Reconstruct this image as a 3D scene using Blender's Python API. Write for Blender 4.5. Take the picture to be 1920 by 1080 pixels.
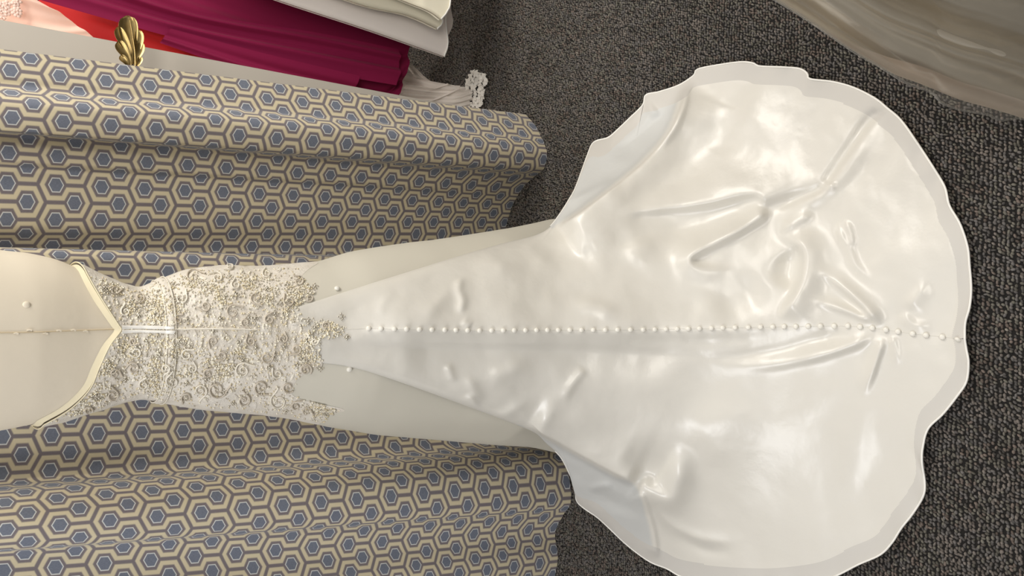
import bpy, bmesh, math, random
import numpy as np
from mathutils import Vector, Matrix, noise
from mathutils.bvhtree import BVHTree
random.seed(7); RNG = np.random.default_rng(7)
SC = bpy.context.scene
COL = SC.collection
for o in list(bpy.data.objects): bpy.data.objects.remove(o)

# ---------------------------------------------------------------- camera
CAM_H, PITCH, FPX, ROLL = 1.55, math.radians(37.0), 1440.0, math.radians(1.2)
c_, s_ = math.cos(PITCH), math.sin(PITCH)
AX = np.array([0, c_, -s_]); R0 = np.array([0, -s_, -c_]); U0 = np.array([1.0, 0, 0])
RX = math.cos(ROLL)*R0 + math.sin(ROLL)*U0
UY = -math.sin(ROLL)*R0 + math.cos(ROLL)*U0
CP = np.array([0, 0, CAM_H])
cam = bpy.data.cameras.new('camera'); cam.sensor_fit = 'HORIZONTAL'; cam.sensor_width = 36.0
cam.lens = FPX/1920*36; cam.clip_start = 0.02
camo = bpy.data.objects.new('camera', cam); COL.objects.link(camo)
M = Matrix.Identity(4)
for i in range(3):
    M[i][0], M[i][1], M[i][2], M[i][3] = RX[i], UY[i], -AX[i], CP[i]
camo.matrix_world = M; SC.camera = camo

# ---------------------------------------------------------------- world, lights, exposure
w = bpy.data.worlds.new('world'); SC.world = w; w.use_nodes = True
w.node_tree.nodes['Background'].inputs[0].default_value = (0.90, 0.93, 1.0, 1)
w.node_tree.nodes['Background'].inputs[1].default_value = 0.21
def area(name, loc, target, sx, sy, power, col):
    l = bpy.data.lights.new(name, 'AREA'); l.shape = 'RECTANGLE'; l.size = sx; l.size_y = sy
    l.energy = power; l.color = col
    o = bpy.data.objects.new(name, l); COL.objects.link(o); o.location = loc
    o.rotation_euler = (Vector(target)-Vector(loc)).to_track_quat('-Z', 'Y').to_euler()
    return o
area('ceiling_or_fill_light', (2.25, 1.6, 2.4), (0.2, 1.1, 0), 0.7, 1.4, 50, (1.0, 0.95, 0.87))
area('ceiling_or_fill_light', (0.3, -1.0, 2.6), (0.3, 1.2, 0.4), 1.4, 0.7, 28, (1.0, 0.95, 0.87))
area('ceiling_or_fill_light', (-1.7, 0.6, 2.6), (-0.6, 1.0, 0), 0.6, 1.2, 27, (0.96, 0.97, 1.0))
area('ceiling_or_fill_light', (1.0, 1.0, 2.6), (0.75, 2.3, 0.3), 1.2, 0.5, 15, (1.0, 0.95, 0.88))  # unseen fill lamp, added to brighten the white gown on the rack
area('ceiling_or_fill_light', (1.0, 3.0, 2.6), (0.9, 2.3, 0.2), 1.2, 0.4, 16, (1.0, 0.95, 0.88))
SC.view_settings.view_transform = 'Standard'; SC.view_settings.look = 'None'
SC.view_settings.gamma = 1; SC.view_settings.use_curve_mapping = False
SC.view_settings.exposure = -0.06

# ---------------------------------------------------------------- helpers
def ray(px, py):
    px = np.asarray(px, float)[..., None]; py = np.asarray(py, float)[..., None]
    return AX + (px-960)/FPX*RX + (540-py)/FPX*UY
def at_y(px, py, y):
    d = ray(px, py); return CP + d*(np.asarray(y, float)/d[..., 1])[..., None]
def at_z(px, py, z):
    d = ray(px, py); return CP + d*((np.asarray(z, float)-CAM_H)/d[..., 2])[..., None]
def pix(P):
    v = np.asarray(P)-CP; zc = v@AX
    return 960+FPX*(v@RX)/zc, 540-FPX*(v@UY)/zc

def srgb(r, g, b):
    f = lambda c: (c/255/12.92) if c/255 <= 0.04045 else ((c/255+0.055)/1.055)**2.4
    return (f(r), f(g), f(b), 1)
def mat(name, col, rough=0.6, metal=0.0, spec=0.5, bump=None, sheen=0.0, aniso=0.0, vary=None, trans=0.0):
    m = bpy.data.materials.new(name); m.use_nodes = True
    nt = m.node_tree; b = nt.nodes['Principled BSDF']
    b.inputs['Base Color'].default_value = col; b.inputs['Roughness'].default_value = rough
    b.inputs['Metallic'].default_value = metal; b.inputs['Specular IOR Level'].default_value = spec
    b.inputs['Sheen Weight'].default_value = sheen; b.inputs['Anisotropic'].default_value = aniso
    tc = nt.nodes.new('ShaderNodeTexCoord')
    if vary:
        n = nt.nodes.new('ShaderNodeTexNoise'); n.inputs['Scale'].default_value = vary[0]; n.inputs['Detail'].default_value = 4
        mx = nt.nodes.new('ShaderNodeMix'); mx.data_type = 'RGBA'
        mx.inputs[6].default_value = col; mx.inputs[7].default_value = vary[1]
        nt.links.new(tc.outputs['Object'], n.inputs['Vector']); nt.links.new(n.outputs['Fac'], mx.inputs[0])
        nt.links.new(mx.outputs[2], b.inputs['Base Color'])
    if bump:
        last = None
        for sc, st, di in bump:
            n = nt.nodes.new('ShaderNodeTexNoise'); n.inputs['Scale'].default_value = sc; n.inputs['Detail'].default_value = 3
            bp = nt.nodes.new('ShaderNodeBump'); bp.inputs['Strength'].default_value = st; bp.inputs['Distance'].default_value = di
            nt.links.new(tc.outputs['Object'], n.inputs['Vector']); nt.links.new(n.outputs['Fac'], bp.inputs['Height'])
            if last: nt.links.new(last.outputs[0], bp.inputs['Normal'])
            last = bp
        nt.links.new(last.outputs[0], b.inputs['Normal'])
    if trans > 0:
        out = nt.nodes['Material Output']; tr = nt.nodes.new('ShaderNodeBsdfTransparent'); ms = nt.nodes.new('ShaderNodeMixShader')
        ms.inputs[0].default_value = trans
        nt.links.new(b.outputs[0], ms.inputs[1]); nt.links.new(tr.outputs[0], ms.inputs[2]); nt.links.new(ms.outputs[0], out.inputs[0])
    return m

def link(name, me, parent=None):
    o = bpy.data.objects.new(name, me); COL.objects.link(o)
    if parent is not None: o.parent = parent; o.matrix_parent_inverse = parent.matrix_world.inverted() if False else Matrix.Identity(4); o.location = -Vector(parent['base'])
    return o
def mesh(name, V, F, m, parent=None, smooth=True, uv=None, col=None):
    me = bpy.data.meshes.new(name)
    V = np.asarray(V, np.float32); F = np.asarray(F, np.int32) if not isinstance(F, list) else F
    if isinstance(F, np.ndarray):
        k = F.shape[1]
        me.vertices.add(len(V)); me.vertices.foreach_set('co', V.ravel())
        me.loops.add(F.size); me.loops.foreach_set('vertex_index', F.ravel())
        me.polygons.add(len(F)); me.polygons.foreach_set('loop_start', np.arange(0, F.size, k, dtype=np.int32))
        try: me.polygons.foreach_set('loop_total', np.full(len(F), k, np.int32))
        except Exception: pass
        me.update(calc_edges=True); me.validate()
    else:
        me.from_pydata([tuple(v) for v in V], [], F); me.update()
    if smooth: me.polygons.foreach_set('use_smooth', np.ones(len(me.polygons), bool))
    if uv is not None:
        l = me.uv_layers.new(name='UVMap'); idx = np.empty(len(me.loops), np.int32); me.loops.foreach_get('vertex_index', idx)
        l.data.foreach_set('uv', np.asarray(uv, np.float32)[idx].ravel())
    if col is not None:
        a = me.color_attributes.new('yarn', 'FLOAT_COLOR', 'POINT'); a.data.foreach_set('color', np.asarray(col, np.float32).ravel())
    me.materials.append(m)
    return link(name, me, parent)
def gridF(nr, nc, wrap=False):
    i = np.arange(nr-1)[:, None]; j = np.arange(nc if wrap else nc-1)[None, :]
    a = i*nc+j; b = i*nc+(j+1) % nc
    return np.stack([a, b, b+nc, a+nc], -1).reshape(-1, 4)
def thing(name, label, cat, base=(0, 0, 0), group=None):
    o = bpy.data.objects.new(name, None); COL.objects.link(o); o.location = base; o['base'] = tuple(base)
    o.empty_display_size = .05
    o['label'] = label; o['category'] = cat
    if group: o['group'] = group
    return o
def tag(o, label, cat, group=None):
    o['label'] = label; o['category'] = cat
    if group: o['group'] = group
    return o
def cr(P, n):
    """Catmull-Rom resample of a polyline, n points, even in the control index"""
    P = np.asarray(P, float); k = len(P)
    t = np.linspace(0, k-1, n); i = np.clip(t.astype(int), 0, k-2); f = (t-i)[:, None]
    Q = np.vstack([2*P[0]-P[1], P, 2*P[-1]-P[-2]])
    p0, p1, p2, p3 = Q[i], Q[i+1], Q[i+2], Q[i+3]
    return .5*(2*p1+(p2-p0)*f+(2*p0-5*p1+4*p2-p3)*f**2+(3*p1-p0-3*p2+p3)*f**3)
def arc(P, n):
    P = np.asarray(P, float); P = cr(P, max(len(P)*12, 50))
    d = np.r_[0, np.cumsum(np.linalg.norm(np.diff(P, axis=0), axis=1))]
    t = np.linspace(0, d[-1], n)
    return np.stack([np.interp(t, d, P[:, k]) for k in range(P.shape[1])], 1)
def loft(rows, nr, nc):
    """rows: polylines (3-D) -> smooth grid nr x nc x 3"""
    A = np.stack([arc(r, nc) for r in rows])
    return np.stack([cr(A[:, j], nr) for j in range(nc)], 1)
def tube(P, r, k=6, closed_ends=True):
    P = np.asarray(P, float); n = len(P)
    T = np.gradient(P, axis=0); T /= np.linalg.norm(T, axis=1)[:, None]+1e-12
    ref = np.array([.31, .52, .79]); N = np.cross(T, ref); N /= np.linalg.norm(N, axis=1)[:, None]+1e-12
    B = np.cross(T, N); a = np.arange(k)*2*np.pi/k
    r = np.broadcast_to(np.asarray(r, float), (n,))
    V = P[:, None]+r[:, None, None]*(N[:, None]*np.cos(a)[None, :, None]+B[:, None]*np.sin(a)[None, :, None])
    return V.reshape(-1, 3), gridF(n, k, True)
def join(parts):
    Vs, Fs, o = [], [], 0
    for V, F in parts: Vs.append(V); Fs.append(np.asarray(F)+o); o += len(V)
    return np.vstack(Vs), np.vstack(Fs)
def box(x0, x1, y0, y1, z0, z1):
    V = [(x, y, z) for z in (z0, z1) for y in (y0, y1) for x in (x0, x1)]
    return V, [[0, 2, 3, 1], [4, 5, 7, 6], [0, 1, 5, 4], [2, 6, 7, 3], [0, 4, 6, 2], [1, 3, 7, 5]]
def vnoise(P, sc, seed=0.0):
    return np.array([noise.noise(Vector((p[0]*sc+seed, p[1]*sc-seed, p[2]*sc+2*seed))) for p in P])
def ico(sub):
    bm = bmesh.new(); bmesh.ops.create_icosphere(bm, subdivisions=sub, radius=1)
    V = np.array([v.co[:] for v in bm.verts]); F = np.array([[v.index for v in f.verts] for f in bm.faces]); bm.free()
    return V, F
ICO1 = ico(1); ICO2 = ico(2)

class X:
    """node maths by operators"""
    nt = None
    def __init__(s, v): s.v = v
    @staticmethod
    def op(o, *a):
        n = X.nt.nodes.new('ShaderNodeMath'); n.operation = o
        for i, q in enumerate(a):
            q = q.v if isinstance(q, X) else q
            if isinstance(q, (int, float)): n.inputs[i].default_value = q
            else: X.nt.links.new(q, n.inputs[i])
        return X(n.outputs[0])
    def __add__(s, o): return X.op('ADD', s, o)
    def __sub__(s, o): return X.op('SUBTRACT', s, o)
    def __rsub__(s, o): return X.op('SUBTRACT', o, s)
    def __mul__(s, o): return X.op('MULTIPLY', s, o)
    __rmul__ = __mul__; __radd__ = __add__
    def abs(s): return X.op('ABSOLUTE', s)
    def mod(s, p): return X.op('FLOORED_MODULO', s, p)
    def max(s, o): return X.op('MAXIMUM', s, o)
    def min(s, o): return X.op('MINIMUM', s, o)
    def below(s, e, soft):
        n = X.nt.nodes.new('ShaderNodeMapRange'); n.interpolation_type = 'SMOOTHSTEP'
        X.nt.links.new(s.v, n.inputs[0]); n.inputs[1].default_value = e-soft; n.inputs[2].default_value = e+soft
        n.inputs[3].default_value = 1; n.inputs[4].default_value = 0
        return X(n.outputs[0])

# ---------------------------------------------------------------- materials
SATIN = mat('ivory_satin', srgb(222, 219, 211), 0.32, spec=0.7, aniso=0.4, bump=[(26, 0.2, 0.006), (900, 0.05, 0.0004)])
def cool_side(m):
    # beyond the fold crests the satin is mixed to a cooler, duller tone
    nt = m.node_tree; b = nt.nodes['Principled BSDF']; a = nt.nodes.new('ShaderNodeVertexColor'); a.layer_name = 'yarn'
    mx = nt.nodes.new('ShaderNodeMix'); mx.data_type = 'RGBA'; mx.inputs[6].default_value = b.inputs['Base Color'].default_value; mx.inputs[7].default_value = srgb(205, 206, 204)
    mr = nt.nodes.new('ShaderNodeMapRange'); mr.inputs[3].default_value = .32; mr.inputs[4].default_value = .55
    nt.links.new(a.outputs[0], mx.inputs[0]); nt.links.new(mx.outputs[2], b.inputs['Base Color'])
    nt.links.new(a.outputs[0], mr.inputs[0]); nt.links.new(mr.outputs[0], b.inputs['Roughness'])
cool_side(SATIN)
SATIN_DULL = mat('dull_satin', srgb(214, 210, 197), 0.62, spec=0.3, bump=[(9, 0.1, 0.01), (1200, 0.08, 0.0004)])
HEM = mat('horsehair_braid', srgb(214, 211, 205), 0.45, spec=0.45, bump=[(1500, 0.15, 0.0005)], trans=0.08)
PIPING = mat('satin_piping', srgb(244, 242, 236), 0.4)
BUTTON = mat('satin_button', srgb(238, 235, 226), 0.34, bump=[(900, 0.1, 0.0005)])
LACE = mat('corded_lace', srgb(216, 206, 190), 0.6, vary=(30, srgb(246, 243, 236)), bump=[(260, 0.55, 0.003), (60, 0.3, 0.004)])
CORD = mat('lace_cord', srgb(206, 196, 180), 0.55, bump=[(2500, .2, .0004)])
CORDL = mat('pale_lace_cord', srgb(240, 234, 220), 0.5)
SILVER = mat('silver_beads', srgb(214, 208, 194), 0.22, metal=0.8)
PEARL = mat('pearl_beads', srgb(246, 240, 222), 0.18, spec=0.7)
GOLDB = mat('champagne_beads', srgb(232, 220, 188), 0.22, metal=0.25)
FORM = mat('cream_canvas', srgb(233, 223, 204), 0.85, spec=0.2, bump=[(30, 0.12, 0.006), (1400, 0.15, 0.0006)])
NET = mat('nude_net', srgb(230, 220, 190), 0.7)
WALLM = mat('wall_paint', srgb(214, 207, 196), 0.8, spec=0.25, bump=[(300, .08, .001)])
BRASS = mat('antique_brass', srgb(218, 192, 134), 0.36, metal=1.0, vary=(60, srgb(160, 134, 82)), bump=[(120, .15, .001)])
MAGENTA = mat('magenta_chiffon', srgb(136, 18, 68), 0.75, spec=0.25, sheen=0.05, bump=[(500, .1, .0006)])
RED = mat('coral_red_satin', srgb(214, 44, 44), 0.6, spec=0.3, bump=[(40, .15, .004)])
PINK = mat('blush_chiffon', srgb(246, 208, 192), 0.75, spec=0.2, bump=[(60, .15, .003)])
PINKL = mat('blush_lace', srgb(253, 224, 212), 0.8)
WHITE = mat('white_chiffon', srgb(238, 230, 224), 0.75, spec=0.25, bump=[(30, .1, .004)])
IVORY = mat('ivory_chiffon', srgb(226, 220, 200), 0.7, spec=0.25, bump=[(30, .1, .004)])
TULLE = mat('tulle', srgb(240, 232, 224), 0.8, spec=0.2, bump=[(900, .2, .0006)], trans=0.3)
LACEW = mat('white_lace', srgb(244, 240, 232), 0.7, bump=[(300, .5, .002)])
BAGGOWN = mat('champagne_satin', srgb(238, 228, 210), 0.5, spec=0.4, bump=[(14, .25, .01)])
STEEL = mat('stand_steel', srgb(120, 120, 122), 0.35, metal=1.0)
STITCH = mat('seam_stitch', srgb(206, 190, 160), 0.8)

def plastic():
    m = bpy.data.materials.new('clear_plastic'); m.use_nodes = True; nt = m.node_tree
    nt.nodes.remove(nt.nodes['Principled BSDF'])
    g = nt.nodes.new('ShaderNodeBsdfGlossy'); g.inputs['Roughness'].default_value = 0.22
    t = nt.nodes.new('ShaderNodeBsdfTransparent'); t.inputs[0].default_value = (.98, .975, .96, 1)
    df = nt.nodes.new('ShaderNodeBsdfDiffuse'); df.inputs[0].default_value = srgb(200, 196, 188)
    fr = nt.nodes.new('ShaderNodeFresnel'); fr.inputs[0].default_value = 1.5
    tc = nt.nodes.new('ShaderNodeTexCoord'); n = nt.nodes.new('ShaderNodeTexNoise'); n.inputs['Scale'].default_value = 9; n.inputs['Detail'].default_value = 4; n.inputs['Distortion'].default_value = 1.2
    b = nt.nodes.new('ShaderNodeBump'); b.inputs['Strength'].default_value = .5; b.inputs['Distance'].default_value = .02
    nt.links.new(tc.outputs['Object'], n.inputs['Vector']); nt.links.new(n.outputs[0], b.inputs['Height'])
    nt.links.new(b.outputs[0], g.inputs['Normal']); nt.links.new(b.outputs[0], fr.inputs['Normal'])
    m0 = nt.nodes.new('ShaderNodeMixShader'); m0.inputs[0].default_value = .2
    nt.links.new(t.outputs[0], m0.inputs[1]); nt.links.new(df.outputs[0], m0.inputs[2])
    m1 = nt.nodes.new('ShaderNodeMixShader')
    m1.inputs[0].default_value = .12; nt.links.new(m0.outputs[0], m1.inputs[1]); nt.links.new(g.outputs[0], m1.inputs[2])
    nt.links.new(m1.outputs[0], nt.nodes['Material Output'].inputs[0])
    return m
PLASTIC = plastic()

def yarn_mat(name, rough=.95):
    m = bpy.data.materials.new(name); m.use_nodes = True; nt = m.node_tree; b = nt.nodes['Principled BSDF']
    b.inputs['Roughness'].default_value = rough; b.inputs['Specular IOR Level'].default_value = .15
    a = nt.nodes.new('ShaderNodeVertexColor'); a.layer_name = 'yarn'
    nt.links.new(a.outputs[0], b.inputs['Base Color']); return m

def curtain_mat():
    m = bpy.data.materials.new('hexagon_jacquard'); m.use_nodes = True; nt = m.node_tree; X.nt = nt
    b = nt.nodes['Principled BSDF']; b.inputs['Roughness'].default_value = .72; b.inputs['Specular IOR Level'].default_value = .25
    b.inputs['Sheen Weight'].default_value = .35; b.inputs['Sheen Roughness'].default_value = .4; b.inputs['Sheen Tint'].default_value = (.8, .86, 1, 1)
    uv = nt.nodes.new('ShaderNodeTexCoord'); sp = nt.nodes.new('ShaderNodeSeparateXYZ'); nt.links.new(uv.outputs['UV'], sp.inputs[0])
    P, Q = 927.0, 635.0; SB, H = 371.0, 317.5
    t = X(sp.outputs[0])*(635/0.0735); s = X(sp.outputs[1])*(927/0.0936)     # u: across, v: downwards (metres)
    wr = lambda q, p: (q+p/2).mod(p)-p/2
    ta, sa = wr(t, Q).abs(), wr(s, P).abs()
    tb, sb = wr(t-H, Q).abs(), wr(s-SB, P).abs()
    hx = lambda a, q: q.max(a*0.866+q*0.5)
    d = hx(sa, ta).min(hx(sb, tb))
    zz = wr(s-566-ta*(165/H), P).abs()*0.887
    bara = ta.max(wr(s-283, P).abs()-251)
    barb = tb.max(wr(s-(SB-283), P).abs()-251)
    line = zz.min(bara).min(barb)
    dark = line.below(38, 16).max(d.below(196, 18))
    outl = d.below(137, 7); blue = d.below(118, 7)
    cream, grey, pale, bl = srgb(214, 203, 174), srgb(124, 116, 119), srgb(216, 218, 216), srgb(110, 116, 130)
    def mix(fac, a, bcol):
        n = nt.nodes.new('ShaderNodeMix'); n.data_type = 'RGBA'; nt.links.new(fac.v, n.inputs[0])
        for i, q in ((6, a), (7, bcol)):
            if isinstance(q, tuple): n.inputs[i].default_value = q
            else: nt.links.new(q, n.inputs[i])
        return n.outputs[2]
    nz = nt.nodes.new('ShaderNodeTexNoise'); nz.inputs['Scale'].default_value = 420; nz.inputs['Detail'].default_value = 3
    mp = nt.nodes.new('ShaderNodeMapping'); mp.inputs['Scale'].default_value = (1.6, .5, 1); nt.links.new(uv.outputs['UV'], mp.inputs[0]); nt.links.new(mp.outputs[0], nz.inputs['Vector'])
    wv = X(nz.outputs[0])
    bl2 = mix((wv-.35)*1.2, bl, srgb(140, 148, 164)); gr2 = mix((wv-.35)*1.0, grey, srgb(138, 130, 134)); cr2 = mix((wv-.3)*1.0, cream, srgb(222, 208, 172))
    c = mix(dark, cr2, gr2); c = mix(outl, c, pale); c = mix(blue, c, bl2)
    nt.links.new(c, b.inputs['Base Color'])
    bp = nt.nodes.new('ShaderNodeBump'); bp.inputs['Strength'].default_value = .25; bp.inputs['Distance'].default_value = .0012
    hgt = (1-dark)*.6+wv*.6+blue*.4
    nt.links.new(hgt.v, bp.inputs['Height']); nt.links.new(bp.outputs[0], b.inputs['Normal'])
    return m
CURTAIN = curtain_mat()

# ================================================================ SETTING
YM = 1.68                                     # the dress form's axis
def structure(o): o['kind'] = 'structure'; return o
floor_m = mat('carpet_backing', srgb(46, 44, 43), .95, spec=.1, vary=(40, srgb(30, 29, 28)), bump=[(300, .6, .004)])
V, F = box(-2.2, 2.6, -1.6, 3.6, -0.05, 0.0)
floor = structure(mesh('floor', V, F, floor_m, smooth=False)); floor['base'] = (0, 0, 0)
we0, we1 = at_y(-400, 37-.189*400, 2.2), at_y(770, 182.5, 2.2)
xe = float((we0[0]+we1[0])/2)
V, F = box(-2.2, xe, 2.2, 2.3, 0, 2.7); structure(mesh('wall_back', V, F, WALLM, smooth=False))
V, F = box(-2.2, 2.6, 3.5, 3.6, 0, 2.7); structure(mesh('wall_rear', V, F, WALLM, smooth=False))
V, F = box(2.5, 2.6, -1.6, 3.5, 0, 2.7); structure(mesh('wall_right', V, F, WALLM, smooth=False))
V, F = box(-2.3, -2.2, -1.6, 3.6, 0, 2.7); structure(mesh('wall_left', V, F, WALLM, smooth=False))

# ---- train outline (needed for the pile too)
TOP = [(545, 580), (600, 562), (650, 546), (700, 530), (780, 505), (860, 480), (940, 457), (1000, 442), (1028, 428), (1048, 404), (1066, 376), (1080, 350), (1100, 295), (1113, 267), (1140, 258),
       (1158, 243), (1180, 222), (1205, 197), (1211, 178), (1236, 172), (1272, 160), (1300, 142), (1308, 130), (1345, 122), (1390, 116), (1414, 119),
       (1424, 124), (1470, 126), (1500, 129), (1514, 138), (1519, 148), (1560, 153), (1600, 164), (1640, 184), (1664, 203), (1690, 226), (1720, 268),
       (1755, 322), (1772, 352), (1780, 385), (1800, 420), (1814, 462), (1818, 500), (1821, 540), (1818, 575), (1810, 605), (1809, 634)]
BOT = [(590, 680), (625, 683), (655, 688), (700, 700), (780, 727), (860, 756), (940, 786), (1000, 810), (1025, 832), (1050, 855), (1066, 884), (1078, 914), (1081, 938), (1094, 952),
       (1120, 970), (1142, 990), (1168, 1015), (1196, 1038), (1222, 1055), (1250, 1066), (1280, 1082), (1330, 1092), (1400, 1098), (1470, 1098), (1550, 1086),
       (1610, 1058), (1650, 1040), (1672, 1018), (1690, 990), (1712, 962), (1731, 930), (1734, 905), (1729, 868), (1730, 840), (1740, 804), (1768, 776), (1795, 742), (1812, 715), (1816, 680), (1812, 655), (1809, 636)]

# ---- carpet loop pile: individually shaped loops, one mesh
def carpet():
    pitch = 0.0068
    xs = np.arange(-1.7, 1.8, pitch*.9); ys = np.arange(0.28, 2.95, pitch*1.15)
    gx, gy = np.meshgrid(xs, ys); gx = gx+RNG.normal(0, .0011, gx.shape); gy = gy+RNG.normal(0, .0013, gy.shape)
    gx = gx+(np.arange(len(ys)) % 2)[:, None]*pitch*.5
    p = np.stack([gx.ravel(), gy.ravel(), np.zeros(gx.size)], 1)
    q = np.array([at_z(x, y, 0) for x, y in TOP+BOT[::-1]])[:, :2]
    cen = np.array([0, 1.05]); q = cen+(q-cen)*.93
    ins = np.zeros(len(p), bool); j = len(q)-1
    for i in range(len(q)):
        a, b = q[i], q[j]
        hit = ((a[1] > p[:, 1]) != (b[1] > p[:, 1])) & (p[:, 0] < (b[0]-a[0])*(p[:, 1]-a[1])/(b[1]-a[1]+1e-12)+a[0])
        ins ^= hit; j = i
    keep = ~ins & ~((p[:, 1] > 2.2) & (p[:, 0] < .5))
    px, py = pix(p); keep &= (px > 700) & (px < 2060) & (py > -420) & (py < 1640)
    p = p[keep]; n = len(p)
    k = 6; a = np.arange(k)*2*np.pi/k
    ring = np.stack([np.cos(a), np.sin(a)], 1)
    base = np.vstack([np.c_[ring*1.0, np.full(k, 0.0)], np.c_[ring*.82, np.full(k, .62)], [[0, 0, 1.0]]])
    nv = len(base)
    F = []
    for i in range(k):
        i2 = (i+1) % k
        F += [[i, i2, k+i2], [i, k+i2, k+i], [k+i, k+i2, 2*k]]
    F = np.array(F)
    th = RNG.normal(.55, .4, n)
    L = pitch*RNG.uniform(.5, .78, n); Wd = pitch*RNG.uniform(.3, .46, n); Hh = RNG.uniform(.0030, .0062, n)
    u = base[None]*np.stack([L, Wd, Hh], 1)[:, None, :]
    ct, st = np.cos(th)[:, None], np.sin(th)[:, None]
    V = np.stack([u[..., 0]*ct-u[..., 1]*st, u[..., 0]*st+u[..., 1]*ct, u[..., 2]], -1)+p[:, None, :]
    FF = (F[None]+(np.arange(n)*nv)[:, None, None]).reshape(-1, 3)
    pal = np.array([srgb(99, 93, 88), srgb(88, 85, 83), srgb(93, 90, 83), srgb(95, 86, 80), srgb(72, 69, 66), srgb(112, 107, 100)])
    # yarn colours run in short streaks
    nz = np.array([noise.noise(Vector((x*45, y*22, 1.7))) for x, y, _ in p]); n2 = np.array([noise.noise(Vector((x*16+9, y*12, 4.1))) for x, y, _ in p])
    idx = np.clip(((nz*.7+.5+n2*.5)*4+RNG.normal(0, .7, n)), 0, 5).astype(int)
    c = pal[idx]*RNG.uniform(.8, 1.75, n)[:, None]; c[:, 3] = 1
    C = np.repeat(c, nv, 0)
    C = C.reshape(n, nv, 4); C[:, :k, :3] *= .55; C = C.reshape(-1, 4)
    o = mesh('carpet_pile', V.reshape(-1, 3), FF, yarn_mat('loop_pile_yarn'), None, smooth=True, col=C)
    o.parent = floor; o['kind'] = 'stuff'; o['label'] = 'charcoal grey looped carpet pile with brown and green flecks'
    return n
print('loops', carpet())

# ================================================================ CURTAIN
def curtain():
    cols = [  # Y in the frame's left edge, depth there, hem pixel
        (92, 2.03, 985, 214), (112, 2.025, 998, 228), (140, 2.02, 1008, 242), (160, 2.02, 1014, 256), (171, 1.985, 1019, 264), (185, 1.95, 1023, 276), (205, 1.945, 1026, 290), (236, 1.95, 1022, 312),
        (247, 1.965, 1014, 322), (250, 2.04, 1000, 333), (275, 2.03, 984, 348), (300, 2.03, 974, 362), (316, 2.055, 968, 372), (350, 2.04, 960, 388), (420, 2.04, 950, 422), (452, 2.075, 948, 455), (474, 2.09, 952, 478),
        (466, 2.0, 958, 486), (464, 1.965, 964, 492), (474, 1.94, 972, 505), (500, 1.945, 978, 540), (600, 1.99, 978, 610), (700, 2.03, 978, 690), (790, 2.03, 982, 770),
        (850, 2.035, 990, 800), (890, 2.06, 1006, 820), (908, 2.055, 1026, 832), (926, 1.96, 1046, 846), (965, 1.885, 1062, 874), (1005, 1.865, 1070, 915), (1030, 1.88, 1069, 946),
        (1040, 1.93, 1056, 966), (1090, 1.92, 1041, 1000), (1165, 1.88, 1046, 1042), (1215, 1.86, 1041, 1078), (1275, 1.92, 1030, 1120), (1340, 1.89, 1046, 1170), (1400, 1.9, 1040, 1220), (1470, 1.86, 1052, 1290), (1540, 1.9, 1036, 1350), (1610, 1.87, 1048, 1420), (1690, 1.9, 1036, 1490), (1760, 1.86, 1050, 1560), (1840, 1.9, 1038, 1640)]
    K = np.array(cols, float)
    top = at_y(np.zeros(len(K)), K[:, 0], K[:, 1]); bot = at_z(K[:, 2], K[:, 3], np.full(len(K), .006))
    n = 520
    T, B = cr(top, n), cr(bot, n); B[:, 2] = .006
    nr = 70; ww = np.linspace(-0.55, 1, nr)      # continues above the frame
    G = T[None]+(B-T)[None]*ww[:, None, None]
    # soft sag: the folds are a little slacker half way down
    sl = np.sin(np.pi*np.clip(ww, 0, 1))[:, None]
    G[..., 1] += .012*sl*np.sin(np.linspace(0, 40, n))[None]*.6
    mid = T+(B-T)*.35
    u = np.r_[0, np.cumsum(np.linalg.norm(np.diff(mid, axis=0), axis=1))]
    v = -(G[..., 2])
    vA = at_y(110, 976, 1.88)[2]
    UV = np.stack([np.broadcast_to(u, (nr, n))+.02, v+vA], -1)
    t = thing('curtain', 'blue and beige hexagon patterned curtain hanging in deep folds behind the dress form', 'curtain', (0, 1.9, 0))
    mesh('curtain_panel', G.reshape(-1, 3), gridF(nr, n), CURTAIN, t, uv=UV.reshape(-1, 2))
    # stitched bottom hem turned to the back
    back = G[-12:] + np.array([0, .004, 0]); UVb = UV[-12:]
    mesh('curtain_hem', back.reshape(-1, 3), gridF(12, n), CURTAIN, t, uv=UVb.reshape(-1, 2))
    g2 = []
    return t
curtain()

# ================================================================ DRESS FORM + GOWN
SILT = [(-160, 440), (-80, 452), (0, 463), (50, 468), (100, 479), (155, 502), (200, 522), (225, 532), (245, 540), (258, 543), (270, 540), (290, 530), (330, 513), (380, 503), (420, 501), (470, 502), (520, 500),
        (560, 496), (600, 490), (650, 472), (700, 461), (760, 450), (850, 438), (950, 424), (1000, 415), (1030, 408)]
SILB = [(-160, 830), (-80, 826), (0, 813), (75, 798), (130, 785), (190, 765), (235, 748), (262, 744), (285, 747), (330, 757), (380, 765), (450, 770), (520, 778),
        (560, 785), (600, 795), (650, 805), (700, 815), (800, 826), (900, 833), (980, 838), (1030, 850)]
XS = np.arange(-160, 1031, 10.0)
yt = np.interp(XS, *np.array(SILT).T); yb = np.interp(XS, *np.array(SILB).T)
ker = np.ones(3)/3
yt = np.convolve(np.pad(yt, 1, 'edge'), ker, 'valid'); yb = np.convolve(np.pad(yb, 1, 'edge'), ker, 'valid')
pt, pb = at_y(XS, yt, YM), at_y(XS, yb, YM)
zz = (pt[:, 2]+pb[:, 2])/2; cx = (pt[:, 0]+pb[:, 0])/2; aa = (pt[:, 0]-pb[:, 0])/2
o_ = np.argsort(zz); zz, cx, aa = zz[o_], cx[o_], aa[o_]
CXf = lambda z: np.interp(z, zz, cx)
Af = lambda z: np.interp(z, zz, aa)
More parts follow.
